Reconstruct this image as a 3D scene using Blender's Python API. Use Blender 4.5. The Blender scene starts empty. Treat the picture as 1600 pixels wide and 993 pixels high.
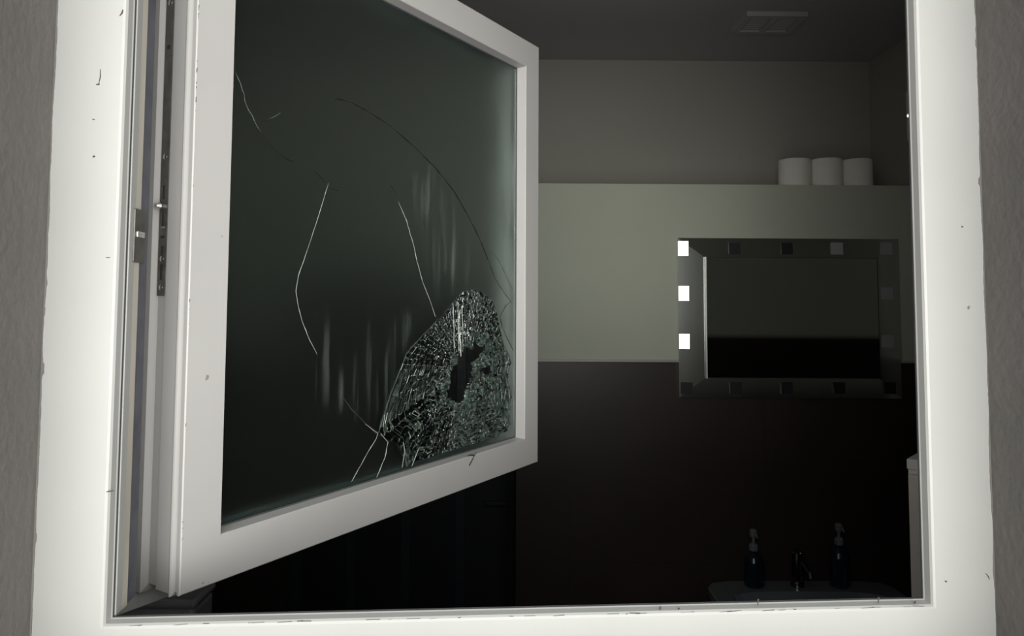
import bpy, bmesh, math, random
from mathutils import Vector, Matrix
random.seed(7)
C = bpy.context.scene
COL = C.collection

# ------------------------------------------------------------------ camera
CAM = Vector((0.3241, -0.7578, 0.3053))
YAW, PITCH, ROLL, FPX, PY0 = -0.0698, 0.0632, -0.0049, 1202.37, 387.56
RC = Matrix.Rotation(YAW, 3, 'Z') @ Matrix.Rotation(PITCH, 3, 'X') @ Matrix.Rotation(ROLL, 3, 'Y')
cd = bpy.data.cameras.new('camera'); cam = bpy.data.objects.new('camera', cd); COL.objects.link(cam)
cd.sensor_fit = 'HORIZONTAL'; cd.sensor_width = 36; cd.lens = FPX * 36 / 1600
cd.shift_y = (PY0 - 496.5) / 1600
cd.clip_start = 0.02
rt, fw, up = RC @ Vector((1, 0, 0)), RC @ Vector((0, 1, 0)), RC @ Vector((0, 0, 1))
M = Matrix((rt, up, -fw)).transposed().to_4x4(); M.translation = CAM
cam.matrix_world = M
C.camera = cam

# ------------------------------------------------------------------ world, exposure
C.view_settings.view_transform = 'Standard'; C.view_settings.look = 'None'
C.view_settings.gamma = 1; C.view_settings.use_curve_mapping = False
C.view_settings.exposure = 0.0
w = bpy.data.worlds.new('overcast_sky'); C.world = w; w.use_nodes = True
wn, wl = w.node_tree.nodes, w.node_tree.links
bg = wn['Background']; bg.inputs['Strength'].default_value = 9.6
tc = wn.new('ShaderNodeTexCoord'); sx = wn.new('ShaderNodeSeparateXYZ'); rp = wn.new('ShaderNodeValToRGB')
mr = wn.new('ShaderNodeMapRange'); mr.inputs['From Min'].default_value = -1; mr.inputs['From Max'].default_value = 1
wl.new(tc.outputs['Generated'], sx.inputs[0]); wl.new(sx.outputs['Z'], mr.inputs['Value'])
wl.new(mr.outputs[0], rp.inputs[0]); wl.new(rp.outputs[0], bg.inputs['Color'])
el = rp.color_ramp.elements
el[0].position = 0.0; el[0].color = (.14, .135, .14, 1)
el[1].position = 1.0; el[1].color = (.16, .165, .16, 1)
for p_, c_ in ((.28, (.34, .33, .33, 1)), (.39, (.60, .59, .56, 1)), (.44, (1.02, 1.01, .96, 1)), (.52, (1.05, 1.05, .98, 1)), (.56, (.82, .82, .79, 1)), (.60, (.52, .53, .51, 1)), (.70, (.38, .385, .37, 1))):
    e = el.new(p_); e.color = c_
mb = wn.new('ShaderNodeMapRange'); mb.inputs['From Min'].default_value = -1; mb.inputs['From Max'].default_value = 1   # the sky is open in front, closed in to both sides
wl.new(sx.outputs['X'], mb.inputs['Value'])
ra = wn.new('ShaderNodeValToRGB'); wl.new(mb.outputs[0], ra.inputs[0]); ea = ra.color_ramp.elements
ea[0].position = 0; ea[0].color = (.05, .05, .05, 1); ea[1].position = 1; ea[1].color = (.16, .16, .16, 1)
for p_, v_ in ((.22, .14), (.34, .85), (.44, 1.05), (.56, .92), (.66, .85), (.80, .32)):
    e = ea.new(p_); e.color = (v_, v_, v_, 1)
ma = ra
mxw = wn.new('ShaderNodeVectorMath'); mxw.operation = 'MULTIPLY'
wl.new(rp.outputs[0], mxw.inputs[0]); wl.new(ma.outputs[0], mxw.inputs[1]); wl.new(mxw.outputs[0], bg.inputs['Color'])
# daylight portal in the window opening (guides sampling of the sky; gives no light of its own)
pl = bpy.data.lights.new('window_portal', 'AREA'); pl.shape = 'RECTANGLE'; pl.size = .80; pl.size_y = .95
pl.cycles.is_portal = True
po = bpy.data.objects.new('window_portal', pl); COL.objects.link(po)
po.location = (.4, -.005, .47); po.rotation_euler = (math.pi / 2, 0, 0)

# ------------------------------------------------------------------ pixel helpers (1600x993 frame)
def ray(px, py):
    return (RC @ Vector(((px - 800) / FPX, 1, -(py - PY0) / FPX))).normalized()
def hit(px, py, P, n):
    d = ray(px, py); n = Vector(n); P = Vector(P)
    return CAM + d * ((P - CAM).dot(n) / d.dot(n))

# room is turned a little against the window wall
RY = -0.0607
RR = Matrix.Rotation(RY, 4, 'Z'); RI = RR.inverted()
def rhit(px, py, y):      # room coords of a pixel on the room plane y
    n = RR.to_3x3() @ Vector((0, 1, 0)); return RI @ hit(px, py, n * y, n)
def rhitz(px, py, z):
    return RI @ hit(px, py, (0, 0, z), (0, 0, 1))

# ------------------------------------------------------------------ materials
def nt(m): return m.node_tree.nodes, m.node_tree.links
def mat(name, col, rough=.5, metal=0, noise=0, scale=20, bump=0, bscale=200, spec=.5, stretch=(1, 1, 1), col2=None):
    m = bpy.data.materials.new(name); m.use_nodes = True
    n, l = nt(m); b = n['Principled BSDF']
    b.inputs['Base Color'].default_value = (*col, 1); b.inputs['Roughness'].default_value = rough
    b.inputs['Metallic'].default_value = metal; b.inputs['Specular IOR Level'].default_value = spec
    t = n.new('ShaderNodeTexCoord'); mp = n.new('ShaderNodeMapping'); mp.inputs['Scale'].default_value = stretch
    l.new(t.outputs['Object'], mp.inputs[0])
    if noise or col2:
        nz = n.new('ShaderNodeTexNoise'); nz.inputs['Scale'].default_value = scale; nz.inputs['Detail'].default_value = 6
        l.new(mp.outputs[0], nz.inputs['Vector'])
        mx = n.new('ShaderNodeMix'); mx.data_type = 'RGBA'
        c2 = col2 or tuple(c * (1 - noise) for c in col)
        mx.inputs['A'].default_value = (*col, 1); mx.inputs['B'].default_value = (*c2, 1)
        rm = n.new('ShaderNodeMapRange'); rm.inputs['From Min'].default_value = .35; rm.inputs['From Max'].default_value = .7
        l.new(nz.outputs['Fac'], rm.inputs['Value']); l.new(rm.outputs[0], mx.inputs['Factor'])
        l.new(mx.outputs['Result'], b.inputs['Base Color'])
    if bump:
        nb = n.new('ShaderNodeTexNoise'); nb.inputs['Scale'].default_value = bscale; nb.inputs['Detail'].default_value = 5
        l.new(mp.outputs[0], nb.inputs['Vector'])
        bp = n.new('ShaderNodeBump'); bp.inputs['Strength'].default_value = bump; bp.inputs['Distance'].default_value = .002
        l.new(nb.outputs['Fac'], bp.inputs['Height']); l.new(bp.outputs[0], b.inputs['Normal'])
    return m

def pvc(name, col, rough=.35):
    """white uPVC with sparse grime specks and faint dirt clouds"""
    m = mat(name, col, rough, noise=.05, scale=6, bump=.03, bscale=400)
    n, l = nt(m); b = n['Principled BSDF']
    src = b.inputs['Base Color'].links[0].from_socket
    t = n.new('ShaderNodeTexCoord')
    nz = n.new('ShaderNodeTexNoise'); nz.inputs['Scale'].default_value = 55; nz.inputs['Detail'].default_value = 2
    l.new(t.outputs['Object'], nz.inputs['Vector'])
    rr = n.new('ShaderNodeMapRange'); rr.inputs['From Min'].default_value = .755; rr.inputs['From Max'].default_value = .79
    l.new(nz.outputs['Fac'], rr.inputs['Value'])
    mx = n.new('ShaderNodeMix'); mx.data_type = 'RGBA'; mx.inputs['B'].default_value = (.16, .14, .12, 1)
    l.new(src, mx.inputs['A']); l.new(rr.outputs[0], mx.inputs['Factor'])
    l.new(mx.outputs['Result'], b.inputs['Base Color'])
    return m

m_pvc = pvc('white_pvc', (.385, .385, .373))
m_sash = pvc('white_pvc_sash', (.41, .398, .39))
m_gasket = mat('rubber_gasket', (.05, .052, .055), .6)
m_seal = mat('grey_seal', (.115, .118, .14), .6, noise=.3, scale=30)
m_tan = mat('tan_shaded_pvc', (.56, .52, .45), .6, noise=.25, scale=25, stretch=(1, 1, .2))  # white PVC, the tan of its shade mixed into the colour
m_steel = mat('dull_steel', (.15, .15, .13), .42, metal=.6, noise=.45, scale=60)
m_bright = mat('bright_steel', (.65, .65, .62), .22, metal=1)
m_render = mat('grey_wall_render', (.155, .141, .135), .9, noise=.16, scale=9, bump=.9, bscale=90, col2=(.135, .129, .12))
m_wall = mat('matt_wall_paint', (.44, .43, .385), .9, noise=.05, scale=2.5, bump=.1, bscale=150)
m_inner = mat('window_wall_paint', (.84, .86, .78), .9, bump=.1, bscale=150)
m_lower = mat('pale_green_wall_paint', (.60, .625, .525), .75, noise=.05, scale=3, bump=.08, bscale=150)
m_ceil = mat('ceiling_paint', (.48, .47, .48), .9, bump=.1)
m_floor = mat('floor_tile', (.06, .05, .045), .5, noise=.3, scale=4)
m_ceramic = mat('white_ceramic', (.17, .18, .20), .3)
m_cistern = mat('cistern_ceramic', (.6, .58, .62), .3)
m_paper = mat('tissue_paper', (.93, .92, .86), .95, bump=.3, bscale=120, noise=.04)
m_card = mat('cardboard_tube', (.35, .27, .19), .9)
m_cab = mat('pale_cabinet', (.80, .74, .66), .6)
m_cabtop = mat('white_cabinet_top', (.8, .8, .78), .4)
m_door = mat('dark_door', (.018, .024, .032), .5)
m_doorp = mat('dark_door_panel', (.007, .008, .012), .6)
m_trim = mat('tile_trim', (.50, .46, .43), .4)
m_vent = mat('vent_plastic', (.50, .50, .50), .5)
m_ventd = mat('vent_cavity', (.12, .12, .12), .7)
m_cap = mat('white_pump_plastic', (.2, .2, .21), .5)
m_chrome = mat('dark_chrome', (.25, .26, .28), .15, metal=1)
m_black = mat('dark_dirt', (.02, .018, .018), .8)
m_grime = mat('grey_grime', (.07, .06, .055), .9)
m_bottle = mat('blue_bottle', (.008, .022, .045), .2)
m_bottle2 = mat('dark_bottle', (.010, .016, .022), .2)

def tilemat(name):
    m = mat(name, (.042, .029, .026), .42, noise=.25, scale=3)
    n, l = nt(m); b = n['Principled BSDF']; src = b.inputs['Base Color'].links[0].from_socket
    t = n.new('ShaderNodeTexCoord'); mp = n.new('ShaderNodeMapping'); mp.inputs['Rotation'].default_value = (math.pi / 2, 0, 0)
    mp.inputs['Location'].default_value = (.13, .05, 0)
    br = n.new('ShaderNodeTexBrick'); br.offset = 0; br.inputs['Scale'].default_value = 1
    br.inputs['Brick Width'].default_value = .75; br.inputs['Row Height'].default_value = .375; br.inputs['Mortar Size'].default_value = .0025
    l.new(t.outputs['Object'], mp.inputs[0]); l.new(mp.outputs[0], br.inputs['Vector'])
    mx = n.new('ShaderNodeMix'); mx.data_type = 'RGBA'; mx.inputs['B'].default_value = (.03, .025, .023, 1)
    l.new(src, mx.inputs['A']); l.new(br.outputs['Fac'], mx.inputs['Factor']); l.new(mx.outputs['Result'], b.inputs['Base Color'])
    return m
m_tile = tilemat('dark_brown_tile')

def mirrormat(name, col, rough):
    return mat(name, col, rough, metal=1)
m_mirror = mirrormat('mirror_silver', (.95, .97, .94), .04)
m_border = mirrormat('mirror_border', (.72, .74, .72), .16)
m_tileglass = mirrormat('etched_square', (.95, .95, .97), .09)
m_tilefrost = mat('frosted_square', (.42, .42, .44), .6)
m_tiledark = mirrormat('etched_square_dull', (.06, .06, .065), .55)

# frosted pane with wiped streaks
def frostmat():
    m = bpy.data.materials.new('frosted_glass'); m.use_nodes = True
    n, l = nt(m); b = n['Principled BSDF']
    b.inputs['Base Color'].default_value = (.53, .60, .57, 1); b.inputs['Roughness'].default_value = .52
    b.inputs['Transmission Weight'].default_value = 1.0; b.inputs['IOR'].default_value = 1.12
    b.inputs['Coat Weight'].default_value = .25; b.inputs['Coat Roughness'].default_value = .04
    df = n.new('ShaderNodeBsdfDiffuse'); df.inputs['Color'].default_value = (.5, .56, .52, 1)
    t = n.new('ShaderNodeTexCoord'); mp = n.new('ShaderNodeMapping'); mp.inputs['Scale'].default_value = (70, 1, 5)
    nz = n.new('ShaderNodeTexNoise'); nz.inputs['Scale'].default_value = 1; nz.inputs['Detail'].default_value = 2
    l.new(t.outputs['Object'], mp.inputs[0]); l.new(mp.outputs[0], nz.inputs['Vector'])
    rg = n.new('ShaderNodeMapRange'); rg.inputs['From Min'].default_value = .52; rg.inputs['From Max'].default_value = .80
    l.new(nz.outputs['Fac'], rg.inputs['Value'])
    acc = None
    for (cx, cz, ax, az) in STREAKS:
        s = n.new('ShaderNodeVectorMath'); s.operation = 'SUBTRACT'; s.inputs[1].default_value = (cx, 0, cz)
        l.new(t.outputs['Object'], s.inputs[0])
        q = n.new('ShaderNodeVectorMath'); q.operation = 'MULTIPLY'; q.inputs[1].default_value = (1 / ax, 0, 1 / az)
        l.new(s.outputs[0], q.inputs[0])
        ln = n.new('ShaderNodeVectorMath'); ln.operation = 'LENGTH'; l.new(q.outputs[0], ln.inputs[0])
        k = n.new('ShaderNodeMapRange'); k.interpolation_type = 'SMOOTHSTEP'
        k.inputs['From Min'].default_value = 1; k.inputs['From Max'].default_value = 0; l.new(ln.outputs['Value'], k.inputs['Value'])
        if acc is None: acc = k.outputs[0]
        else:
            a = n.new('ShaderNodeMath'); a.operation = 'ADD'; l.new(acc, a.inputs[0]); l.new(k.outputs[0], a.inputs[1]); acc = a.outputs[0]
    mu = n.new('ShaderNodeMath'); mu.operation = 'MULTIPLY'; l.new(acc, mu.inputs[0]); l.new(rg.outputs[0], mu.inputs[1])
    m2 = n.new('ShaderNodeMath'); m2.operation = 'MULTIPLY_ADD'; m2.inputs[1].default_value = .17; m2.inputs[2].default_value = .003; m2.use_clamp = True
    l.new(mu.outputs[0], m2.inputs[0])
    # glow of the wall behind, painted pale into the pane's lock-side edge
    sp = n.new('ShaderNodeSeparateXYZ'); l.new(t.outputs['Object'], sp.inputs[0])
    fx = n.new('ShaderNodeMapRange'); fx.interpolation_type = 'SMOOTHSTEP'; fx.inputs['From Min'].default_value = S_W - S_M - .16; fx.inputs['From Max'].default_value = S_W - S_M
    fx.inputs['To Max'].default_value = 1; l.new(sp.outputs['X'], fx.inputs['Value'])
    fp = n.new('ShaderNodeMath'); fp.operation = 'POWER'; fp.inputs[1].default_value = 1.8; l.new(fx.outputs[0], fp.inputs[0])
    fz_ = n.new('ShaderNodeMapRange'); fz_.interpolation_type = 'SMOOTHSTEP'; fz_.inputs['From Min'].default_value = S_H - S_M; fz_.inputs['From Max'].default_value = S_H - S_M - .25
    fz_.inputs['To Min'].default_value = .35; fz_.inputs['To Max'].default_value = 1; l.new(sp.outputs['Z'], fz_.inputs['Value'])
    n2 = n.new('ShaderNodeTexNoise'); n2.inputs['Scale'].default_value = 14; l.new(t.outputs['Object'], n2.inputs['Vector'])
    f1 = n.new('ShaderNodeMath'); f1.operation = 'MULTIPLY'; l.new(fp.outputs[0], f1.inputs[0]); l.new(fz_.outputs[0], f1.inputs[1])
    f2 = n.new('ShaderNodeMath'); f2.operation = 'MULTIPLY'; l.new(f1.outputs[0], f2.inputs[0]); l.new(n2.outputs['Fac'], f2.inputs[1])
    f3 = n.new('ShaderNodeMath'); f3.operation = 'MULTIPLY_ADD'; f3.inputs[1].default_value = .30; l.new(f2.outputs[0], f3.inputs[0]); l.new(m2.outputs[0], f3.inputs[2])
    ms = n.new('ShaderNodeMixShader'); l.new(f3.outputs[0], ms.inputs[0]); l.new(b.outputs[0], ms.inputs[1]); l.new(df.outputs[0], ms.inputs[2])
    l.new(ms.outputs[0], n['Material Output'].inputs['Surface'])
    return m

def clearmat(name, col, rough, diff):
    m = bpy.data.materials.new(name); m.use_nodes = True
    n, l = nt(m); b = n['Principled BSDF']
    b.inputs['Base Color'].default_value = (*col, 1); b.inputs['Roughness'].default_value = rough
    b.inputs['Transmission Weight'].default_value = 1.0; b.inputs['IOR'].default_value = 1.3
    df = n.new('ShaderNodeBsdfDiffuse'); df.inputs['Color'].default_value = (.45, .52, .48, 1)
    t = n.new('ShaderNodeTexCoord'); nz = n.new('ShaderNodeTexNoise'); nz.inputs['Scale'].default_value = 190; nz.inputs['Detail'].default_value = 3
    l.new(t.outputs['Object'], nz.inputs['Vector'])
    k = n.new('ShaderNodeMapRange'); k.inputs['From Min'].default_value = .45; k.inputs['From Max'].default_value = .75
    k.inputs['To Max'].default_value = diff
    l.new(nz.outputs['Fac'], k.inputs['Value'])
    ms = n.new('ShaderNodeMixShader'); l.new(k.outputs[0], ms.inputs[0]); l.new(b.outputs[0], ms.inputs[1]); l.new(df.outputs[0], ms.inputs[2])
    l.new(ms.outputs[0], n['Material Output'].inputs['Surface'])
    return m
m_frag = clearmat('crazed_clear_glass', (.35, .42, .40), .05, .008)
m_fragw = clearmat('crushed_glass', (.55, .68, .62), .3, .21)
m_crackw = mat('bright_crack', (.42, .46, .43), .3, bump=.5)
m_crackm = mat('dim_crack', (.09, .115, .105), .4, bump=.5)
m_crackd = mat('dark_crack', (.006, .007, .007), .5)

# ------------------------------------------------------------------ mesh helpers
def obj(name, bm, m, parent=None, mw=None, smooth=False):
    bmesh.ops.recalc_face_normals(bm, faces=bm.faces[:])
    me = bpy.data.meshes.new(name); bm.to_mesh(me); bm.free()
    for x in (m if isinstance(m, (list, tuple)) else [m]): me.materials.append(x)
    if smooth:
        for p in me.polygons: p.use_smooth = True
    o = bpy.data.objects.new(name, me); COL.objects.link(o)
    if parent: o.parent = parent
    if mw is not None: o.matrix_local = mw
    return o
def empty(name, mw):
    o = bpy.data.objects.new(name, None); COL.objects.link(o); o.empty_display_size = .05; o.matrix_world = mw; return o
def tag(o, label, cat, group=None, kind=None):
    o['label'] = label; o['category'] = cat
    if group: o['group'] = group
    if kind: o['kind'] = kind
    return o
def box(bm, x0, x1, y0, y1, z0, z1, bev=0, M_=None, mi=0):
    vs = [bm.verts.new(v) for v in [(x0, y0, z0), (x1, y0, z0), (x1, y1, z0), (x0, y1, z0), (x0, y0, z1), (x1, y0, z1), (x1, y1, z1), (x0, y1, z1)]]
    fs = [bm.faces.new([vs[i] for i in f]) for f in ((0, 3, 2, 1), (4, 5, 6, 7), (0, 1, 5, 4), (1, 2, 6, 5), (2, 3, 7, 6), (3, 0, 4, 7))]
    for f in fs: f.material_index = mi
    if bev:
        es = list({e for f in fs for e in f.edges})
        r = bmesh.ops.bevel(bm, geom=es, offset=bev, segments=2, affect='EDGES', profile=.5)
        vs = [v for v in r['verts']] + [v for v in vs if v.is_valid]
        vs = list(set(vs))
    if M_ is not None: bmesh.ops.transform(bm, matrix=M_, verts=[v for v in vs if v.is_valid])
    return bm
def bx(*a, **k):
    return box(bmesh.new(), *a, **k)
def lathe(bm, prof, n=32, at=(0, 0, 0), cap=True):
    rings = []
    for r, z in prof:
        rings.append([bm.verts.new((at[0] + r * math.cos(2 * math.pi * i / n), at[1] + r * math.sin(2 * math.pi * i / n), at[2] + z)) for i in range(n)])
    for a, b in zip(rings, rings[1:]):
        for i in range(n): bm.faces.new((a[i], a[(i + 1) % n], b[(i + 1) % n], b[i]))
    if cap:
        bm.faces.new(rings[0][::-1]); bm.faces.new(rings[-1])
    return bm
def tube(bm, pts, rad, n=6, mi=0):
    """tube through points; rad number or list"""
    P = [Vector(p) for p in pts]; rings = []
    for i, p in enumerate(P):
        d = (P[min(i + 1, len(P) - 1)] - P[max(i - 1, 0)]).normalized()
        a = d.cross(Vector((0, 1, 0)));
        if a.length < 1e-4: a = d.cross(Vector((1, 0, 0)))
        a.normalize(); b = d.cross(a)
        r = rad[i] if isinstance(rad, (list, tuple)) else rad
        rings.append([bm.verts.new(p + (a * math.cos(2 * math.pi * k / n) + b * math.sin(2 * math.pi * k / n)) * r) for k in range(n)])
    fs = []
    for a, b in zip(rings, rings[1:]):
        for i in range(n): fs.append(bm.faces.new((a[i], a[(i + 1) % n], b[(i + 1) % n], b[i])))
    fs.append(bm.faces.new(rings[0][::-1])); fs.append(bm.faces.new(rings[-1]))
    for f in fs: f.material_index = mi
    return bm
def member(profile, rect, side):
    """mitred frame member; profile closed loop of (inset, depth); rect x0,x1,z0,z1"""
    x0, x1, z0, z1 = rect; bm = bmesh.new(); A = []; B = []
    for u, d in profile:
        if side == 'left': a, b = (x0 + u, d, z0 + u), (x0 + u, d, z1 - u)
        elif side == 'right': a, b = (x1 - u, d, z0 + u), (x1 - u, d, z1 - u)
        elif side == 'bottom': a, b = (x0 + u, d, z0 + u), (x1 - u, d, z0 + u)
        else: a, b = (x0 + u, d, z1 - u), (x1 - u, d, z1 - u)
        A.append(bm.verts.new(a)); B.append(bm.verts.new(b))
    n = len(A)
    for i in range(n): bm.faces.new((A[i], A[(i + 1) % n], B[(i + 1) % n], B[i]))
    bm.faces.new(A[::-1]); bm.faces.new(B)
    return bm

# ------------------------------------------------------------------ outer wall and fixed window frame
W = .80; FA = .0656; TOPZ = .965       # face-arris width, face width, arris height at the head
YI = .075                                # inner face of the window wall
def wallbox(name, x0, x1, y0, y1, z0, z1, m, room=False):
    bm = bx(x0, x1, y0, y1, z0, z1)
    if room: bmesh.ops.transform(bm, matrix=RR, verts=bm.verts[:])
    o = obj(name, bm, m); o['kind'] = 'structure'; return o
FLOORZ = -1.585
Yb, Yl = 2.70, 2.25
zc = rhit(1100, 95, Yb).z
zl = rhit(1130, 288, Yl).z
zt = rhit(1130, 564, Yl).z
xr = rhit(1358.5, 150, Yb).x
xe = rhit(806, 850, Yl).x
XL = -1.25

# window wall: one mesh, a plate with an opening; outside render, inside paint
def window_wall():
    bm = bmesh.new()
    xs = [-2.2, -FA, W + FA, 3.6]; zs = [FLOORZ - .15, -FA, zt, TOPZ + FA, zc + .3]
    g = {}
    for y in (-.16, YI):
        for i, x in enumerate(xs):
            for j, z in enumerate(zs): g[(i, j, y)] = bm.verts.new((x, y, z))
    for y, mi in ((-.16, 0), (YI, 1)):
        for i in range(3):
            for j in range(4):
                if i == 1 and j in (1, 2): continue
                f = bm.faces.new([g[(i, j, y)], g[(i + 1, j, y)], g[(i + 1, j + 1, y)], g[(i, j + 1, y)]])
                f.material_index = (3 if j <= 1 else 1) if mi else 0
    for a, b in (((1, 1), (1, 2)), ((1, 2), (1, 3)), ((1, 3), (2, 3)), ((2, 3), (2, 2)), ((2, 2), (2, 1)), ((2, 1), (1, 1)),
                 ((0, 0), (0, 4)), ((0, 4), (3, 4)), ((3, 4), (3, 0)), ((3, 0), (0, 0))):
        bm.faces.new([g[(*a, -.16)], g[(*b, -.16)], g[(*b, YI)], g[(*a, YI)]])
    return bm
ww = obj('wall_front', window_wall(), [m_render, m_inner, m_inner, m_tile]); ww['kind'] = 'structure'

# ragged lip of wall paint running over the outer edge of the frame
def ragged():
    bm = bmesh.new(); rnd = random.Random(3)
    for side in (0, 1):
        x = -FA if side == 0 else W + FA; s = 1 if side == 0 else -1
        n = 420; zs = [-FA + (TOPZ + 2 * FA) * i / n for i in range(n + 1)]
        prev = None; v = .0008; chip = 0
        for z in zs:
            if rnd.random() < .02: chip = rnd.choice((.0006, .001, .0018)); cl = rnd.randint(1, 4)
            v = max(.0002, min(.0016, v + rnd.uniform(-.0003, .0003)))
            wd = v + (chip if chip else 0)
            if chip:
                cl -= 1
                if cl <= 0: chip = 0
            a = bm.verts.new((x, -.0008, z)); b = bm.verts.new((x + s * wd, -.0006, z)); c = bm.verts.new((x + s * wd, .0004, z))
            if prev:
                bm.faces.new((prev[0], prev[1], b, a)); bm.faces.new((prev[1], prev[2], c, b))
            prev = (a, b, c)
    return bm
obj('paint_edge', ragged(), m_render, ww)

window = empty('window_1', Matrix.Translation((0, 0, 0))); window['kind'] = 'structure'
cc, cdp = .0024, .0105
fprof = [(-FA, 0), (-.0035, 0), (-.0012, .0008), (.0004, .0028), (cc - .0008, cdp), (cc, cdp + .0012), (cc, .0122), (cc - .001, .0132), (-.018, .0132), (-.018, .068), (-FA, .068)]
frect = (0, W, 0, TOPZ)
for side, nm in (('left', 'jamb'), ('right', 'jamb'), ('bottom', 'sill_rail'), ('top', 'head_rail')):
    obj(nm, member([(-.038 if abs(u_ + .018) < 1e-6 and side == 'right' else u_, d_) for u_, d_ in fprof], frect, side), m_pvc, window)
# rubber lip all round behind the chamfer
gp = [(cc - .004, .0126), (cc + .0003, .0126), (cc + .0005, .0142), (cc - .004, .0155)]
bm = bmesh.new()
for side in ('left', 'right', 'bottom', 'top'):
    t_ = member(gp, frect, side); me = bpy.data.meshes.new('t'); t_.to_mesh(me); t_.free(); bm.from_mesh(me); bpy.data.meshes.remove(me)
obj('gasket', bm, m_gasket, window)
# hinge-side channel: white web with tan shade put into its colour, then grey seal
obj('channel_lip', bx(-.017, cc + .0012, .0160, .0295, .002, TOPZ - .002, bev=.0008), m_pvc, window)
obj('channel_web', bx(-.017, cc + .0008, .0295, .042, .002, TOPZ - .002), m_tan, window)
obj('seal_strip', bx(-.017, cc - .0005, .042, .066, .002, TOPZ - .002, bev=.001), m_seal, window)
def fz(px, py, x):   # height on the plane x = const
    return hit(px, py, (x, 0, 0), (1, 0, 0)).z
z1 = fz(213, 326, cc); z0 = fz(212, 410, cc)
kp = obj('keep_plate', bx(-.004, cc + .003, .024, .050, z0, z1, bev=.0012), m_steel, window)
zmid = fz(212, 366, cc)
bm = bx(cc + .002, cc + .0045, .028, .045, zmid - .003, zmid + .003, bev=.0008)
obj('keep_tongue', bm, m_bright, kp)
# striker on the lock side
ks = obj('keep_plate', bx(W - cc - .0008, W + .012, .0150, .0180, fz(1419, 220, W - cc), fz(1419, 142, W - cc), bev=.0008), m_black, window)
zz = fz(1419, 181, W - cc)
obj('screw', lathe(bmesh.new(), [(.0001, 0), (.0022, 0), (.0022, .001), (.0008, .0018)], 12), m_bright, ks,
    Matrix.Translation((W - cc + .0004, .0150, zz)) @ Matrix.Rotation(math.pi / 2, 4, 'X'))
# little scratches and dirt marks lying on the frame face
marks = [((187, 25), (192, 15), .0009), ((154, 132), (157, 108), .0006), ((150, 132), (156, 131), .0009), ((144, 186), (148, 187), .0006),
         ((145, 245), (147, 243), .0012), ((165, 402), (172, 402), .0005), ((1502, 354), (1504, 354), .0010), ((1476, 907), (1479, 909), .0009),
         ((166, 768), (178, 766), .0006), ((1540, 895), (1546, 905), .0006)]
bm = bmesh.new()
for a, b, r in marks:
    A_, B_ = hit(*a, (0, 0, 0), (0, 1, 0)), hit(*b, (0, 0, 0), (0, 1, 0))
    tube(bm, [A_, (A_ + B_) / 2 + Vector((.0008, 0, 0)), B_], [r * .5, r, r * .6], 6)
rn = random.Random(5)
for i in range(34):      # dirt along the sill lip
    x = rn.uniform(.02, W - .02); l_ = rn.uniform(.001, .014)
    tube(bm, [(x, .0008, -.0006 + rn.uniform(-.001, .0005)), (x + l_, .0008, -.0008)], rn.uniform(.0001, .0003), 5)
for px, py in ((1031, 952), (1184, 940), (1060, 954), (1372, 937), (1429, 943)):
    p = hit(px, py, (0, .004, 0), (0, 1, 0)); tube(bm, [p + Vector((0, 0, -.003)), p + Vector((.0006, .0, .003))], [.0004, .0009], 5)
obj('dirt_specks', bm, m_grime, window)['kind'] = 'stuff'

# ------------------------------------------------------------------ open sash
TH = .9645
A0 = Vector((.029, .1126, -.0171))
SM = Matrix.Translation(A0) @ Matrix.Rotation(TH, 4, 'Z')
SI = SM.inverted()
sash = empty('window_sash', SM)
tag(sash, 'open white window sash with broken frosted glass, swung into the dark bathroom', 'window')
S_W, S_H, S_M, S_G = .7979, .8279, .0523, .0209
def shit(px, py, y=S_G):     # sash-local point of a pixel on the plane y
    n = SM.to_3x3() @ Vector((0, 1, 0)); return SI @ hit(px, py, SM @ Vector((0, y, 0)), n)
def ehit(px, py, x=0):       # on the hinge edge plane
    n = SM.to_3x3() @ Vector((1, 0, 0)); return SI @ hit(px, py, SM @ Vector((x, 0, 0)), n)
sprof = [(.0012, 0), (S_M - .0012, 0), (S_M, .0012), (S_M + .0016, .0205), (S_M + .0016, .026), (S_M + .0005, .055), (S_M - .006, .070), (S_M - .012, .0800),
         (-.025, .0800), (-.027, .0780), (-.027, .0715), (-.0255, .0700), (-.0075, .0695), (-.006, .0680), (-.006, .0600), (0.0, .0580), (.0025, .0575), (.0025, .0415), (0.0, .041), (-.0003, .0175),
         (-.002, .0160), (-.0028, .0140), (-.002, .0122), (.0022, .0105), (.0022, .0062), (0.0, .0048), (0, .0012)]
srect = (0, S_W, 0, S_H)
for side, nm in (('left', 'stile'), ('right', 'stile'), ('bottom', 'rail'), ('top', 'rail')):
    obj(nm, member(sprof, srect, side), m_sash, sash)
# glazing gasket and spacer bar
bm = bmesh.new(); bs = bmesh.new()
for side in ('left', 'right', 'bottom', 'top'):
    for pr, tgt in (([(S_M + .0005, .0188), (S_M + .0032, .0198), (S_M + .0034, .0212), (S_M, .0212)], bm),
                    ([(S_M + .0005, .0262), (S_M + .009, .0262), (S_M + .009, .0302), (S_M + .0005, .0302)], bs)):
        t_ = member(pr, srect, side); me = bpy.data.meshes.new('t'); t_.to_mesh(me); t_.free(); tgt.from_mesh(me); bpy.data.meshes.remove(me)
obj('glazing_gasket', bm, m_gasket, sash)
obj('spacer_bar', bs, mat('spacer_grey', (.06, .075, .08), .4), sash)

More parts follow.
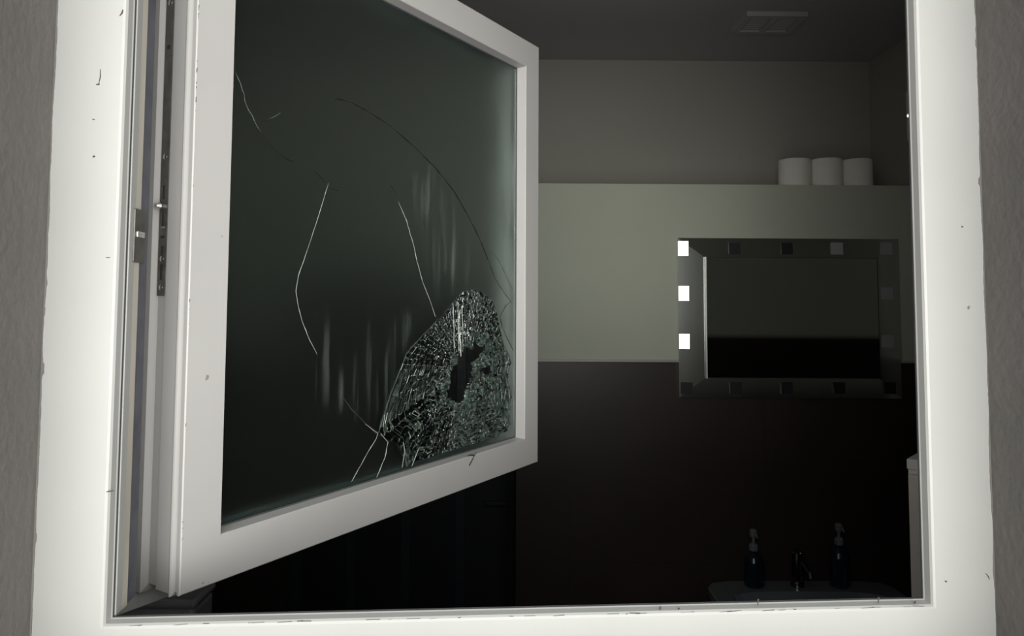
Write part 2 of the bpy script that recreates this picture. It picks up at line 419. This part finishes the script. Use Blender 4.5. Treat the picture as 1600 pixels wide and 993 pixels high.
# gear rail with screws and a mushroom cam in the groove of the hinge edge
zr0 = ehit(252, 462, .002).z
rail = obj('gear_rail', bx(.0000, .0024, .0422, .0568, zr0, S_H - .01, bev=.0005), m_steel, sash)
def on_rail(name, px, py, r, h, m, off=0):
    z = ehit(px, py, .0005).z
    o = obj(name, lathe(bmesh.new(), [(r * .25, 0), (r, 0), (r, h * .5), (r * .55, h)], 16), m, rail, Matrix.Translation((.0001, .0495 + off, z)) @ Matrix.Rotation(-math.pi / 2, 4, 'Y'), smooth=False)
    return o
for px, py in ((262, 244), (255, 404), (251, 449), (272, 3)): on_rail('screw', px, py, .0030, .0016, m_bright)
on_rail('locking_cam', 256, 322, .0042, .0095, m_bright, .001)
bm = bmesh.new()
for px, py, hh, wd in ((267, 73, .0022, .0022), (258, 300, .008, .0011), (256, 340, .010, .0010), (254, 370, .0015, .003), (254, 392, .006, .0015), (253, 425, .009, .0016)):
    z = ehit(px, py, .0005).z; obj('slot', bx(-.0006, .0007, .0495 - wd, .0495 + wd, z - hh, z + hh), m_black, rail)
bm = bmesh.new()
z = ehit(255, 355, 0).z
box(bm, -.0008, .0007, .0465, .0525, z - .0012, z + .0012)
obj('slider', bm, mat('slider_grey', (.30, .30, .28), .4, metal=.7), rail)
# grime on sash face
bm = bmesh.new()
for a, b, r in (((744, 706), (733, 727), .0012), ((730, 712), (740, 711), .0014)):
    A_, B_ = shit(*a, 0), shit(*b, 0); obj('scuff', tube(bmesh.new(), [A_, (A_ + B_) / 2 + Vector((.001, 0, .001)), B_], [r * .3, r * .8, r], 6), m_black, sash)
for i in range(26):
    z = rn.uniform(.05, S_H - .02); tube(bm, [(.0012, .0002, z), (.0016, .0, z + rn.uniform(.0005, .004))], rn.uniform(.0002, .0005), 5)
obj('dirt_specks', bm, m_grime, sash)['kind'] = 'stuff'

# ---- glass. outline of the crazed zone in pixels of the photograph, carried to the pane's own plane
def c4(l): return [(560 + x * .3021, 430 + y * .3021) for x, y in l]
zone_px = c4([(105, 820), (125, 745), (150, 650), (180, 575), (205, 510), (225, 455), (250, 405), (290, 350), (330, 312), (375, 270), (405, 240), (440, 205), (470, 165),
              (500, 122), (530, 93), (575, 73), (620, 78), (660, 100), (690, 130), (712, 170), (722, 225), (738, 300), (752, 350), (775, 400), (790, 455), (772, 520), (790, 600),
              (786, 700), (780, 800), (700, 838), (600, 868), (480, 905), (380, 938), (300, 962), (245, 975), (225, 905), (200, 865), (150, 850)])
hole_px = c4([(610, 338), (628, 362), (662, 368), (655, 390), (628, 425), (603, 455), (597, 500), (578, 555), (556, 605), (560, 638), (532, 662), (500, 655), (474, 640),
              (453, 600), (466, 556), (480, 500), (500, 462), (515, 428), (528, 380), (560, 374), (590, 386), (598, 345)])
hole2_px = c4([(703, 436), (692, 465), (690, 515), (665, 508), (640, 500), (622, 488), (655, 475), (682, 455)])
hole3_px = c4([(408, 540), (420, 575), (430, 625), (425, 655), (408, 630), (392, 600), (402, 575)])
L2 = lambda pts: [(shit(x, y).x, shit(x, y).z) for x, y in pts]
zone, hole, hole2, hole3 = L2(zone_px), L2(hole_px), L2(hole2_px), L2(hole3_px)
STREAKS = []
for px, py, ax, ay in ((668, 300, 22, 60), (690, 380, 22, 75), (712, 410, 20, 60), (497, 600, 10, 60), (515, 560, 12, 75), (528, 610, 12, 40),
                       (562, 600, 12, 60), (585, 570, 14, 80), (605, 590, 12, 60), (635, 520, 18, 40), (560, 640, 10, 25)):
    a = shit(px, py); b = shit(px + ax, py); c_ = shit(px, py - ay)
    STREAKS.append((a.x, a.z, abs(b.x - a.x) * 1.5, abs(c_.z - a.z) * 1.25))
m_frost = frostmat()
def pane():
    bm = bmesh.new(); mm = S_M + .001
    outer = [(mm, mm), (S_W - mm, mm), (S_W - mm, S_H - mm), (mm, S_H - mm)]
    es = []
    def loop(pts):
        vs = [bm.verts.new((x, S_G, z)) for x, z in pts]
        for i in range(len(vs)): es.append(bm.edges.new((vs[i], vs[(i + 1) % len(vs)])))
    loop(outer); loop(zone)
    bmesh.ops.triangle_fill(bm, use_beauty=True, use_dissolve=False, edges=es)
    r = bmesh.ops.extrude_face_region(bm, geom=bm.faces[:])
    for v in [g for g in r['geom'] if isinstance(g, bmesh.types.BMVert)]: v.co.y += .004
    return bm
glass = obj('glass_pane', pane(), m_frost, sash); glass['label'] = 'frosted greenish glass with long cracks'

def inside(p, poly):
    x, y = p; c = False; n = len(poly)
    for i in range(n):
        x1, y1 = poly[i]; x2, y2 = poly[(i + 1) % n]
        if (y1 > y) != (y2 > y) and x < (x2 - x1) * (y - y1) / (y2 - y1) + x1: c = not c
    return c
def sdist(p, poly):
    best = 9
    for i in range(len(poly)):
        a = Vector(poly[i]); b = Vector(poly[(i + 1) % len(poly)]); q = Vector(p); d = b - a
        t = max(0, min(1, (q - a).dot(d) / max(d.length_squared, 1e-12))); best = min(best, (a + d * t - q).length)
    return best
cen = Vector((sum(p[0] for p in hole) / len(hole), sum(p[1] for p in hole) / len(hole)))
zs_ = [p[1] for p in zone]; xs_ = [p[0] for p in zone]
rg = random.Random(11)
def jitter(v, s): return v + rg.uniform(-s, s)
NR, NA = 44, 104
grid = {}
def boundary(a):     # distance from centre to zone outline along angle a
    d = Vector((math.cos(a), math.sin(a))); lo, hi = 0, .35
    for _ in range(18):
        mid = (lo + hi) / 2; q = cen + d * mid
        if inside(q, zone): lo = mid
        else: hi = mid
    return lo
for j in range(NA):
    a = 2 * math.pi * j / NA + rg.uniform(-.018, .018); R_ = boundary(a)
    for i in range(NR + 1):
        r = R_ * i / NR
        aa = a + rg.uniform(-.012, .012)
        if 0 < i < NR: r += rg.uniform(-.16, .42) * R_ / NR
        if i == NR: r = R_; aa = a
        q = cen + Vector((math.cos(aa), math.sin(aa))) * r
        grid[(i, j)] = q
frag = bmesh.new(); crush = bmesh.new(); web = bmesh.new()
def in_hole(q): return inside(q, hole) or inside(q, hole2) or inside(q, hole3)
def crushed(q):     # how ground-up the glass is there, 0..1
    d = min(sdist(q, hole), sdist(q, hole2) * 1.1, sdist(q, hole3) * 1.3)
    v = max(0, 1 - d / .030)
    rel = q - cen
    if rel.y < -.01: v = max(v, max(.12, min(.75, .62 + 9 * (rel.x + .01))))   # lower part
    if rel.x > .035: v = max(v, .75 if rel.y < .05 else .35)
    if rel.y > .02 and rel.x < .03: v *= .45
    return v
def slab(bm, pts, y, t, tilt):
    k = Vector((sum(p[0] for p in pts), sum(p[1] for p in pts))) / len(pts)
    A_, B_ = [], []
    for p in pts:
        q = k + (Vector(p) - k) * .97; dy = (q.x - k.x) * tilt[0] + (q.y - k.y) * tilt[1]
        A_.append(bm.verts.new((q.x, y + dy, q.y))); B_.append(bm.verts.new((q.x, y + dy + t, q.y)))
    n = len(A_); bm.faces.new(A_); bm.faces.new(B_[::-1])
    for i in range(n): bm.faces.new((A_[i], A_[(i + 1) % n], B_[(i + 1) % n], B_[i]))
for j in range(NA):
    for i in range(1, NR):
        step = 1
        ps = [grid[(i, j)], grid[(i + 1, j)], grid[(i + 1, (j + 1) % NA)], grid[(i, (j + 1) % NA)]]
        k = sum(ps, Vector((0, 0))) / 4
        if in_hole(k) or not inside(k, zone): continue
        area = abs((ps[2] - ps[0]).cross(ps[3] - ps[1])) / 2
        if area < 3e-7: continue
        cr = crushed(k)
        if rg.random() < cr * .85: slab(crush, ps, S_G + rg.uniform(-.0006, .0012), .0035, (rg.uniform(-.5, .5), rg.uniform(-.5, .5)))
        else: slab(frag, ps, S_G + rg.uniform(-.0002, .0003), .0035, (rg.uniform(-.05, .05), rg.uniform(-.05, .05)))
# web of cracks between the fragments
def P3(q, dy=-.0004): return (q.x, S_G + dy, q.y)
for j in range(NA):
    for i in range(1, NR):
        a = grid[(i, j)]; b = grid[(i + 1, j)]; c_ = grid[(i, (j + 1) % NA)]
        for p, q, kind in ((a, b, 'r'), (a, c_, 't')):
            if in_hole(p) or in_hole(q) or not inside((p + q) / 2, zone): continue
            L_ = (q - p).length
            if L_ < .0009: continue
            cr = crushed((p + q) / 2); x = rg.random()
            up_ = (p - cen).y > .03
            prob = (.42 if kind == 'r' else .30) if not up_ else (.75 if kind == 'r' else .12)
            if x > prob + cr * .1: continue
            z_ = rg.random()
            mi = 0 if z_ < (.2 if not up_ else .20) else (1 if z_ < .6 else 2)
            tube(web, [P3(p), P3(q)], rg.uniform(.00012, .00030) * (1.35 if mi == 0 else 1), 4, mi)
o = obj('crazed_glass', frag, m_frag, sash); o['label'] = 'dark crazed fragments of broken glass'
o = obj('crushed_glass', crush, m_fragw, sash); o['label'] = 'pale crushed glass around the hole'
obj('crack_web', web, [m_crackw, m_crackm, m_crackd], sash)
# bright splinters: upper fan and specks
spl = bmesh.new()
for k in range(150):
    if k < 70:
        a = math.radians(rg.uniform(76, 118)); r = rg.uniform(.05, .15)
    else:
        a = math.radians(rg.uniform(120, 235)); r = rg.uniform(.04, .17)
    q = cen + Vector((math.cos(a), math.sin(a))) * r
    if not inside(q, zone) or in_hole(q): continue
    l_ = rg.uniform(.001, .006) if k < 70 else rg.uniform(.0006, .003)
    d = Vector((math.cos(a), math.sin(a))) if rg.random() < .7 else Vector((math.cos(a + 1.5), math.sin(a + 1.5)))
    tube(spl, [P3(q, -.0008), P3(q + d * l_, -.0008)], [rg.uniform(.0002, .0007), .0001], 4)
obj('glass_splinters', spl, mat('sparkling_splinter', (.85, .9, .88), .15), sash)['kind'] = 'stuff'

# long white splinters fanning up from the hole
for k in range(16):
    x0 = 478 + k * 3.6 + rg.uniform(-3, 3); ya = rg.uniform(85, 200); yb = ya + rg.uniform(60, 260)
    yb = min(yb, 430)
    pts = []; n = 7
    for i in range(n + 1):
        t = i / n; px_, py_ = c4([(x0 + rg.uniform(-2, 2) + t * 4, ya + (yb - ya) * t)])[0]
        q = shit(px_, py_); pts.append((q.x, S_G - .0009, q.z))
    if not inside((pts[0][0], pts[0][2]), zone): continue
    obj('glass_splinter', tube(bmesh.new(), pts, [rg.choice((.00008, .0002, .0006)) for _ in pts], 4), m_crackw, sash)

# larger shards standing up around the rim of the hole
def shard(px_pts, tilt, y=-.001):
    pts = L2(c4(px_pts)); bm = bmesh.new()
    k = Vector((sum(p[0] for p in pts), sum(p[1] for p in pts))) / len(pts)
    A_ = [bm.verts.new((p[0], S_G + y + (p[0] - k.x) * tilt[0] + (p[1] - k.y) * tilt[1], p[1])) for p in pts]
    B_ = [bm.verts.new((v.co.x, v.co.y + .003, v.co.z)) for v in A_]
    n = len(A_); bm.faces.new(A_); bm.faces.new(B_[::-1])
    for i in range(n): bm.faces.new((A_[i], A_[(i + 1) % n], B_[(i + 1) % n], B_[i]))
    obj('glass_shard', bm, m_fragw, sash)
for s_, t_ in (([(540, 365), (570, 320), (600, 345), (590, 385), (560, 374)], (.3, .2)), ([(600, 335), (640, 285), (665, 300), (660, 345), (628, 360)], (-.3, .3)),
               ([(640, 355), (668, 330), (690, 350), (700, 400), (675, 420), (655, 392)], (.4, -.2)), ([(605, 455), (640, 420), (680, 430), (675, 455), (640, 478), (615, 485)], (-.35, .2)),
               ([(590, 320), (575, 300), (605, 290), (625, 305), (605, 335)], (.2, -.4)), ([(690, 400), (715, 420), (705, 440), (680, 432)], (.5, .2)),
               ([(500, 455), (515, 425), (525, 385), (505, 370), (488, 420), (485, 460)], (.3, .3)), ([(450, 520), (478, 500), (466, 556), (452, 590), (432, 560)], (-.3, .4)),
               ([(600, 500), (640, 505), (660, 530), (620, 560), (585, 545)], (.3, -.3)), ([(680, 520), (720, 545), (700, 590), (660, 570)], (-.3, -.3)),
               ([(700, 600), (745, 590), (750, 650), (715, 660)], (.4, .1)), ([(560, 640), (600, 655), (590, 700), (545, 680)], (-.2, .3)),
               ([(265, 865), (305, 875), (285, 940), (235, 985), (235, 930)], (.2, .2)), ([(740, 470), (775, 455), (780, 530), (745, 540)], (.3, -.2))):
    shard(s_, t_)

def crack(pts, r, m, y=-.0005, wob=.0004):
    P = []; rr = []
    for (a, b), (c_, d) in zip(pts, pts[1:]):
        n = max(1, int(math.hypot(c_ - a, d - b) / 7))
        for i in range(n):
            t = i / n; p = shit(a + (c_ - a) * t, b + (d - b) * t)
            P.append((p.x + rg.uniform(-wob, wob), S_G + y, p.z + rg.uniform(-wob, wob))); rr.append(r * rg.uniform(.35, .95))
    p = shit(*pts[-1]); P.append((p.x, S_G + y, p.z)); rr.append(r * .4); rr[0] = r * .3
    obj('crack', tube(bmesh.new(), P, rr, 5), m, glass)
crack([(368, 115), (378, 140), (385, 165), (397, 190), (405, 203)], .0007, m_crackm, wob=.0010)
crack([(405, 203), (415, 217), (430, 235), (445, 247), (458, 253)], .0005, m_crackd)
crack([(403, 198), (410, 190), (420, 186)], .0009, m_crackd)
crack([(420, 186), (428, 183), (438, 176)], .0006, m_crackm, wob=.0008)
crack([(490, 266), (500, 276), (510, 287), (516, 294), (528, 298)], .0007, m_crackd, wob=.0008)
crack([(513, 286), (495, 345), (480, 390), (466, 430), (462, 455), (466, 480), (472, 502), (483, 530), (495, 553)], .00042, m_crackw, wob=.0002)
crack([(533, 618), (550, 640), (570, 660), (588, 678)], .00032, m_crackm)
crack([(570, 662), (590, 676), (588, 684), (575, 705), (549, 752)], .00055, m_crackw)
crack([(594, 676), (606, 690), (601, 715), (588, 745)], .0006, m_crackw, wob=.0006)
crack([(608, 286), (616, 300), (622, 315)], .0007, m_crackd)
crack([(622, 315), (635, 345), (645, 380), (652, 410), (660, 440), (672, 470), (680, 495)], .0005, m_crackw, wob=.0006)
crack([(520, 154), (535, 156), (550, 161), (575, 174), (610, 197), (645, 227), (680, 262), (710, 300), (730, 335), (750, 375), (763, 408)], .0011, m_crackd, wob=.0001)
crack([(763, 408), (772, 432), (786, 456), (800, 474)], .0007, m_crackd, wob=.0005)
crack([(768, 392), (780, 408), (790, 430), (801, 452)], .0005, m_crackd)
crack([(801, 466), (790, 478), (781, 495), (785, 512), (793, 530), (802, 548)], .0008, m_crackd, wob=.0005)
crack([(797, 566), (793, 580), (794, 590)], .0010, m_crackd)
crack([(591, 676), (605, 630), (622, 585), (635, 552), (660, 524), (680, 503), (684, 497)], .00045, m_crackm, wob=.0003)
crack([(630, 690), (632, 706), (628, 730)], .0006, m_crackw)
crack([(655, 698), (648, 715), (643, 728)], .0007, m_crackw)

# ------------------------------------------------------------------ the bathroom shell (turned by RY)
fl = obj('floor', bx(-2.4, 3.6, YI - .3, 3.6, FLOORZ - .1, FLOORZ), m_floor); fl['kind'] = 'structure'
ce = obj('ceiling', bx(-2.4, 3.6, YI - .0, 3.6, zc, zc + .12), m_ceil); ce['kind'] = 'structure'
bm = bmesh.new(); box(bm, xr, xr + .12, 1.85, Yb + .1, FLOORZ, zt, mi=1); box(bm, xr, xr + .12, 1.85, Yb + .1, zt, zc)
box(bm, xr + .12, 3.1, 1.85, 1.95, FLOORZ, zc); box(bm, 3.0, 3.1, .3, 1.95, FLOORZ, zc)
bmesh.ops.transform(bm, matrix=RR, verts=bm.verts[:])
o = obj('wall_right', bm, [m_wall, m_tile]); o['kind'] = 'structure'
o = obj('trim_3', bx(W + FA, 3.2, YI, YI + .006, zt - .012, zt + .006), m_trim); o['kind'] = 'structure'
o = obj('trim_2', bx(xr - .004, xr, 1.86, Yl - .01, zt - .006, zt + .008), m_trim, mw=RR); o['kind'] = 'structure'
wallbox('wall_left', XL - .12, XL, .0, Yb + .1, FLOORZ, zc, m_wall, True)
# back wall with a doorway to the left
dx0, dx1, dz = rhit(450, 900, Yb).x, xe + .03, FLOORZ + 2.02
bm = bmesh.new()
box(bm, XL, dx0, Yb, Yb + .02, FLOORZ, zt, mi=1); box(bm, XL, dx0, Yb, Yb + .02, zt, zc); box(bm, dx1, xr, Yb, Yb + .02, FLOORZ, zc); box(bm, dx0, dx1, Yb, Yb + .02, dz, zc)
bmesh.ops.transform(bm, matrix=RR, verts=bm.verts[:])
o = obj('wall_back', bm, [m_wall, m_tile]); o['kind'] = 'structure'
# boxed-out lower wall with its ledge
o = wallbox('wall_ledge', xe, xr, Yl, Yb, zt, zl, m_lower, True)
o = obj('wall_tiled', bx(xe, xr, Yl - .0, Yb, FLOORZ, zt), m_tile, mw=RR); o['kind'] = 'structure'
o = obj('trim_1', bx(xe, xr, Yl - .006, Yl, zt - .004, zt + .005, bev=.001), m_trim, mw=RR); o['kind'] = 'structure'
# dark door standing behind the doorway
door = empty('door_1', RR @ Matrix.Translation((dx0, Yb + .03, FLOORZ))); door['kind'] = 'structure'
dw = dx1 - dx0
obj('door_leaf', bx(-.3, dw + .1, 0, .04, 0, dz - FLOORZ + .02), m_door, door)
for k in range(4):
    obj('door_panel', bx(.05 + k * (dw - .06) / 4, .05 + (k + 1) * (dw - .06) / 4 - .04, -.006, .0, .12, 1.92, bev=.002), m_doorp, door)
obj('door_handle', bx(dw - .16, dw - .05, -.05, -.038, .98, 1.0, bev=.004), m_doorp, door)

# ------------------------------------------------------------------ mirror
a = rhit(1057.5, 372, Yl); b = rhit(1406, 621.5, Yl)
mx0, mx1, mz1, mz0 = a.x, b.x, a.z, b.z
MM = RR @ Matrix.Translation((mx0, Yl, mz0)); MW, MH = mx1 - mx0, mz1 - mz0
mir = empty('wall_mirror', MM)
tag(mir, 'wide rectangular wall mirror bordered with small square inlays on the pale wall', 'mirror')
sc_ = MW / 347
BW = 40 * sc_; BT = 30 * sc_
obj('backing', bx(.004, MW - .004, -.012, 0, .004, MH - .004), m_black, mir)
def mirror_strip(x0, x1, z0, z1, ins, ta, tb, name='mirror_border', m=m_border):
    """strip whose faces lean: ta = depth change across x, tb across z"""
    bm = bmesh.new(); y = -.018
    vs = []
    for (x, z) in ins:
        vs.append(bm.verts.new((x, y + (x - x0) * ta + (z - z0) * tb, z)))
    bs_ = [bm.verts.new((v.co.x, -.010, v.co.z)) for v in vs]
    bm.faces.new(vs); bm.faces.new(bs_[::-1]); n = len(vs)
    for i in range(n): bm.faces.new((vs[i], vs[(i + 1) % n], bs_[(i + 1) % n], bs_[i]))
    return obj(name, bm, m, mir)
i0, i1, j0, j1 = BW, MW - 33 * sc_, 31 * sc_, MH - BT
mirror_strip(0, i0, 0, MH, [(0, 0), (i0, j0), (i0, j1), (0, MH)], -.095, 0)
mirror_strip(i1, MW, 0, MH, [(i1, j0), (MW, 0), (MW, MH), (i1, j1)], .02, 0)
mirror_strip(0, MW, j1, MH, [(i0, j1), (i1, j1), (MW, MH), (0, MH)], 0, .03)
mirror_strip(0, MW, 0, j0, [(0, 0), (MW, 0), (i1, j0), (i0, j0)], 0, .08)
obj('mirror_panel', bx(i0 + .0015, i1 - .0015, -.016, -.009, j0 + .0015, j1 - .0015), m_mirror, mir)
mirror_strip(0, i0, 0, MH, [(i0 - .001, j0), (i0 + .0028, j0), (i0 + .0028, j1), (i0 - .001, j1)], -.30, 0, 'reflection_strip', mirrormat('reflection_strip', (.30, .31, .30), .45))  # added leaning strip, stands in for a pale line reflected in the mirror
def square(px, py, bright, target=None, s=18):
    p = rhit(px, py, Yl - .022); x, z = p.x - mx0, p.z - mz0
    h = s * sc_ / 2; hx, hz = (h * .86, h * 1.25) if target is not None else (h, h)
    bm = bx(-hx, hx, -.0004, .002, -hz, hz)
    mw = Matrix.Translation((x, -.026 if (target is not None or px < 1090) else -.0205, z))
    if target is not None:
        wp = MM @ Vector((x, -.026, z)); n = ((CAM - wp).normalized() + (Vector(target) - wp).normalized()).normalized()
        ln = MM.to_3x3().inverted() @ n
        mw = mw @ ln.to_track_quat('-Y', 'Z').to_matrix().to_4x4()
    o = obj('square_inlay', bm, (m_tileglass if target is not None else m_tilefrost) if bright else m_tiledark, mir, mw)
    if target is not None: o['label'] = 'square inlay reflecting bright daylight'
square(1067, 388, True, (.66, 0, .60)); square(1068, 458, True, (.66, 0, .52)); square(1069, 533, True, (.66, 0, .30))
for px in (1148, 1230): square(px, 388, False)
for px, py in ((1308, 388), (1385, 388), (1386, 458), (1388, 533)): square(px, py, True, None, 19)
for px in (1073, 1150, 1230, 1312, 1391): square(px, 606, False)

# ------------------------------------------------------------------ toilet rolls on the ledge
def roll(px0, px1, ytop, label, dy=0):
    a = rhit(px0, 288, Yl + .03 + dy); b = rhit(px1, 288, Yl + .03 + dy); r = (b.x - a.x) / 2 * .99
    yy = Yl + r + .008 + dy
    tp = rhit((px0 + px1) / 2, ytop, Yl + .02)
    h = tp.z - zl
    t = empty('toilet_roll', RR @ Matrix.Translation(((a.x + b.x) / 2, yy, zl)))
    prof = [(.021, .0), (r - .004, 0), (r - .001, .002), (r, .006), (r, h * .5), (r * .995, h - .006), (r - .001, h - .002), (r - .004, h), (.021, h)]
    bm = lathe(bmesh.new(), prof, 48, cap=False)
    n = 48
    bm.verts.ensure_lookup_table()
    for i in range(n): bm.faces.new((bm.verts[i], bm.verts[(i + 1) % n], bm.verts[(len(prof) - 1) * n + (i + 1) % n], bm.verts[(len(prof) - 1) * n + i]))
    obj('paper', bm, m_paper, t, smooth=False)
    bm = lathe(bmesh.new(), [(.0205, .0005), (.0205, h - .0005), (.0195, h - .0005), (.0195, .0005)], 32, cap=False)
    obj('cardboard_core', bm, m_card, t)
    tag(t, label, 'toilet roll', 'toilet rolls on the ledge')
roll(1223, 1273.5, 246.5, 'white toilet roll on the ledge, leftmost of the row of three')
roll(1274, 1322, 246, 'white toilet roll on the ledge, between two other rolls')
roll(1323, 1369.5, 247, 'white toilet roll on the ledge, nearest the right-hand wall')

# ------------------------------------------------------------------ ceiling vent
q = [rhitz(1158, 20, zc - .008), rhitz(1255, 22, zc - .008), rhitz(1240, 49, zc - .008), rhitz(1152, 49, zc - .008)]
vx0 = (q[0].x + q[3].x) / 2; vx1 = (q[1].x + q[2].x) / 2; vy0 = (q[0].y + q[1].y) / 2; vy1 = (q[2].y + q[3].y) / 2
vt = empty('ceiling_vent', RR @ Matrix.Translation((vx0, vy0, zc)))
tag(vt, 'pale rectangular ceiling vent with two square grilles near the back wall', 'ceiling vent')
vw, vd = vx1 - vx0, vy1 - vy0
bm = bmesh.new(); f_ = .022
for a_ in ((0, vw, 0, f_), (0, vw, vd - f_, vd), (0, f_, f_, vd - f_), (vw - f_, vw, f_, vd - f_), (vw / 2 - .012, vw / 2 + .012, f_, vd - f_)):
    box(bm, a_[0], a_[1], a_[2], a_[3], -.018, 0)
obj('frame', bm, m_vent, vt)
obj('cavity', bx(f_, vw - f_, f_, vd - f_, -.003, 0), m_ventd, vt)
for s_ in (0, 1):
    x0 = f_ + .006 + s_ * (vw / 2 - .01); x1 = x0 + vw / 2 - f_ - .022
    bm = bmesh.new(); n = 7
    for i in range(n):
        y0 = f_ + .006 + (vd - 2 * f_ - .012) * i / n; box(bm, x0, x1, y0, y0 + (vd - 2 * f_) / n * .72, -.014, -.006)
    obj('grille', bm, m_vent, vt)

# ------------------------------------------------------------------ washbasin, tap, soap bottles
bl = rhit(1100, 910, Yl - .02); br_ = rhit(1388, 908, Yl - .02)
bz = (bl.z + br_.z) / 2; bw = br_.x - bl.x; bd = .44
bas = empty('washbasin', RR @ Matrix.Translation((bl.x, Yl, bz)))
tag(bas, 'pale washbasin in the dark below the wall mirror', 'washbasin')
def basin():
    bm = bmesh.new(); N = 40
    def ring(sx_, sy_, cy_, z, pw=4):
        out = []
        for i in range(N):
            a = 2 * math.pi * i / N; c_, s_ = math.cos(a), math.sin(a)
            r = (abs(c_) ** pw + abs(s_) ** pw) ** (-1 / pw)
            out.append(bm.verts.new((bw / 2 + sx_ * r * c_, cy_ + sy_ * r * s_, z)))
        return out
    cy_ = -bd / 2 - .002
    R_ = [ring(bw * .30, bd * .28, cy_ + .03, -.20), ring(bw * .45, bd * .44, cy_ + .01, -.10), ring(bw / 2, bd / 2, cy_, -.03, 8), ring(bw / 2, bd / 2, cy_, -.004, 8),
          ring(bw / 2 - .005, bd / 2 - .005, cy_, 0, 8), ring(bw * .42, bd * .33, cy_ - .03, -.002), ring(bw * .40, bd * .31, cy_ - .03, -.02), ring(bw * .30, bd * .22, cy_ - .03, -.11), ring(bw * .06, bd * .06, cy_ - .03, -.13, 2)]
    for a_, b_ in zip(R_, R_[1:]):
        for i in range(N): bm.faces.new((a_[i], a_[(i + 1) % N], b_[(i + 1) % N], b_[i]))
    bm.faces.new(R_[0]); bm.faces.new(R_[-1])
    return bm
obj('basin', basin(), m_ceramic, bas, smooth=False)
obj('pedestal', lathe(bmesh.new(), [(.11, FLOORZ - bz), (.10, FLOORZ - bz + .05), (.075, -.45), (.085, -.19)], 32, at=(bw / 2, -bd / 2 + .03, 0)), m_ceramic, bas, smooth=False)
tp = rhit(1245, 900, Yl - .05)
tap = obj('tap', tube(lathe(bmesh.new(), [(.026, 0), (.026, .012), (.02, .02), (.019, .12), (.012, .125)], 24), [(0, 0, .09), (0, -.06, .10), (0, -.12, .085), (0, -.125, .07)], .010, 12), m_chrome, bas,
          Matrix.Translation((tp.x - bl.x, -.055, 0)))
obj('tap_lever', bx(-.008, .008, -.05, .012, .126, .136, bev=.003), m_chrome, bas, Matrix.Translation((tp.x - bl.x, -.055, 0)))
def soap(px, label, m, top):
    p = rhit(px, 900, Yl - .055)
    t = empty('soap_bottle', RR @ Matrix.Translation((p.x, Yl - .055, bz + .0005)))
    H_ = rhit(px, top, Yl - .055).z - bz
    hb = H_ - .085; r = .036
    obj('bottle_body', lathe(bmesh.new(), [(r * .9, 0), (r, .004), (r, hb * .75), (r * .8, hb * .88), (.014, hb), (.014, hb + .008)], 32), m, t)
    obj('pump_collar', lathe(bmesh.new(), [(.017, hb + .008), (.017, hb + .026), (.012, hb + .032), (.006, hb + .034), (.006, hb + .058)], 24), m_cap, t)
    bm = lathe(bmesh.new(), [(.012, hb + .056), (.014, hb + .062), (.014, hb + .080), (.009, hb + .085)], 24)
    tube(bm, [(0, 0, hb + .072), (0, -.03, hb + .074), (0, -.048, hb + .066)], [.006, .005, .003], 10)
    obj('pump_head', bm, m_cap, t)
    tag(t, label, 'soap bottle', 'pump bottles on the washbasin')
soap(1312, 'soap bottle with a pale pump head, right of the tap on the washbasin', m_bottle, 817)
soap(1178, 'dim blue pump soap bottle, left of the tap on the washbasin', m_bottle2, 826)

# ------------------------------------------------------------------ toilet cistern at the lower left
p = RI @ hit(339, 905, RR @ Vector((0, 2.39, 0)), RR.to_3x3() @ Vector((0, 1, 0)))
tw = .40
toi = empty('toilet', RR @ Matrix.Translation((p.x - tw, 2.18, FLOORZ)))
tag(toi, 'white toilet with a rounded cistern in the dark under the open sash', 'toilet')
ctop = p.z - FLOORZ
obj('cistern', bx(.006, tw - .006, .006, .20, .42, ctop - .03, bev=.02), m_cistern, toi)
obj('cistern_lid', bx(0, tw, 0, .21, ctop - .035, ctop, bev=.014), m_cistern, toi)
obj('flush_button', lathe(bmesh.new(), [(.022, ctop - .001), (.022, ctop + .004), (.018, ctop + .006)], 24, at=(tw / 2, .1, 0)), m_chrome, toi)
def ell(bm, rings_, N=36):
    R_ = [[bm.verts.new((tw / 2 + rx * math.cos(2 * math.pi * i / N), cy_ + ry_ * math.sin(2 * math.pi * i / N), z)) for i in range(N)] for rx, ry_, cy_, z in rings_]
    for a_, b_ in zip(R_, R_[1:]):
        for i in range(N): bm.faces.new((a_[i], a_[(i + 1) % N], b_[(i + 1) % N], b_[i]))
    bm.faces.new(R_[0]); bm.faces.new(R_[-1]); return bm
obj('toilet_bowl', ell(bmesh.new(), [(.11, .22, -.1, 0), (.10, .2, -.1, .1), (.12, .2, -.12, .22), (.18, .26, -.2, .36), (.185, .27, -.2, .395)]), m_ceramic, toi, smooth=False)
obj('toilet_lid', ell(bmesh.new(), [(.18, .265, -.2, .397), (.19, .275, -.2, .405), (.188, .272, -.2, .425), (.17, .25, -.2, .432)]), m_cap, toi, smooth=False)

# ------------------------------------------------------------------ tall cabinet just inside on the right
p = RI @ hit(1418.5, 716, RR @ Vector((0, .62, 0)), RR.to_3x3() @ Vector((0, 1, 0)))
cab = empty('tall_cabinet', RR @ Matrix.Translation((p.x, .62, FLOORZ)) @ Matrix.Rotation(math.radians(-42), 4, 'Z'))
tag(cab, 'narrow pale beige cabinet with a white top at the right edge of the window', 'cabinet')
ch = p.z - FLOORZ
obj('body', bx(0, .13, 0, .11, .0, ch - .018, bev=.001), m_cab, cab)
obj('top', bx(-.002, .132, -.002, .112, ch - .018, ch, bev=.002), m_cabtop, cab)
obj('door', bx(.004, .126, -.018, 0, .06, ch - .024, bev=.002), m_cab, cab)
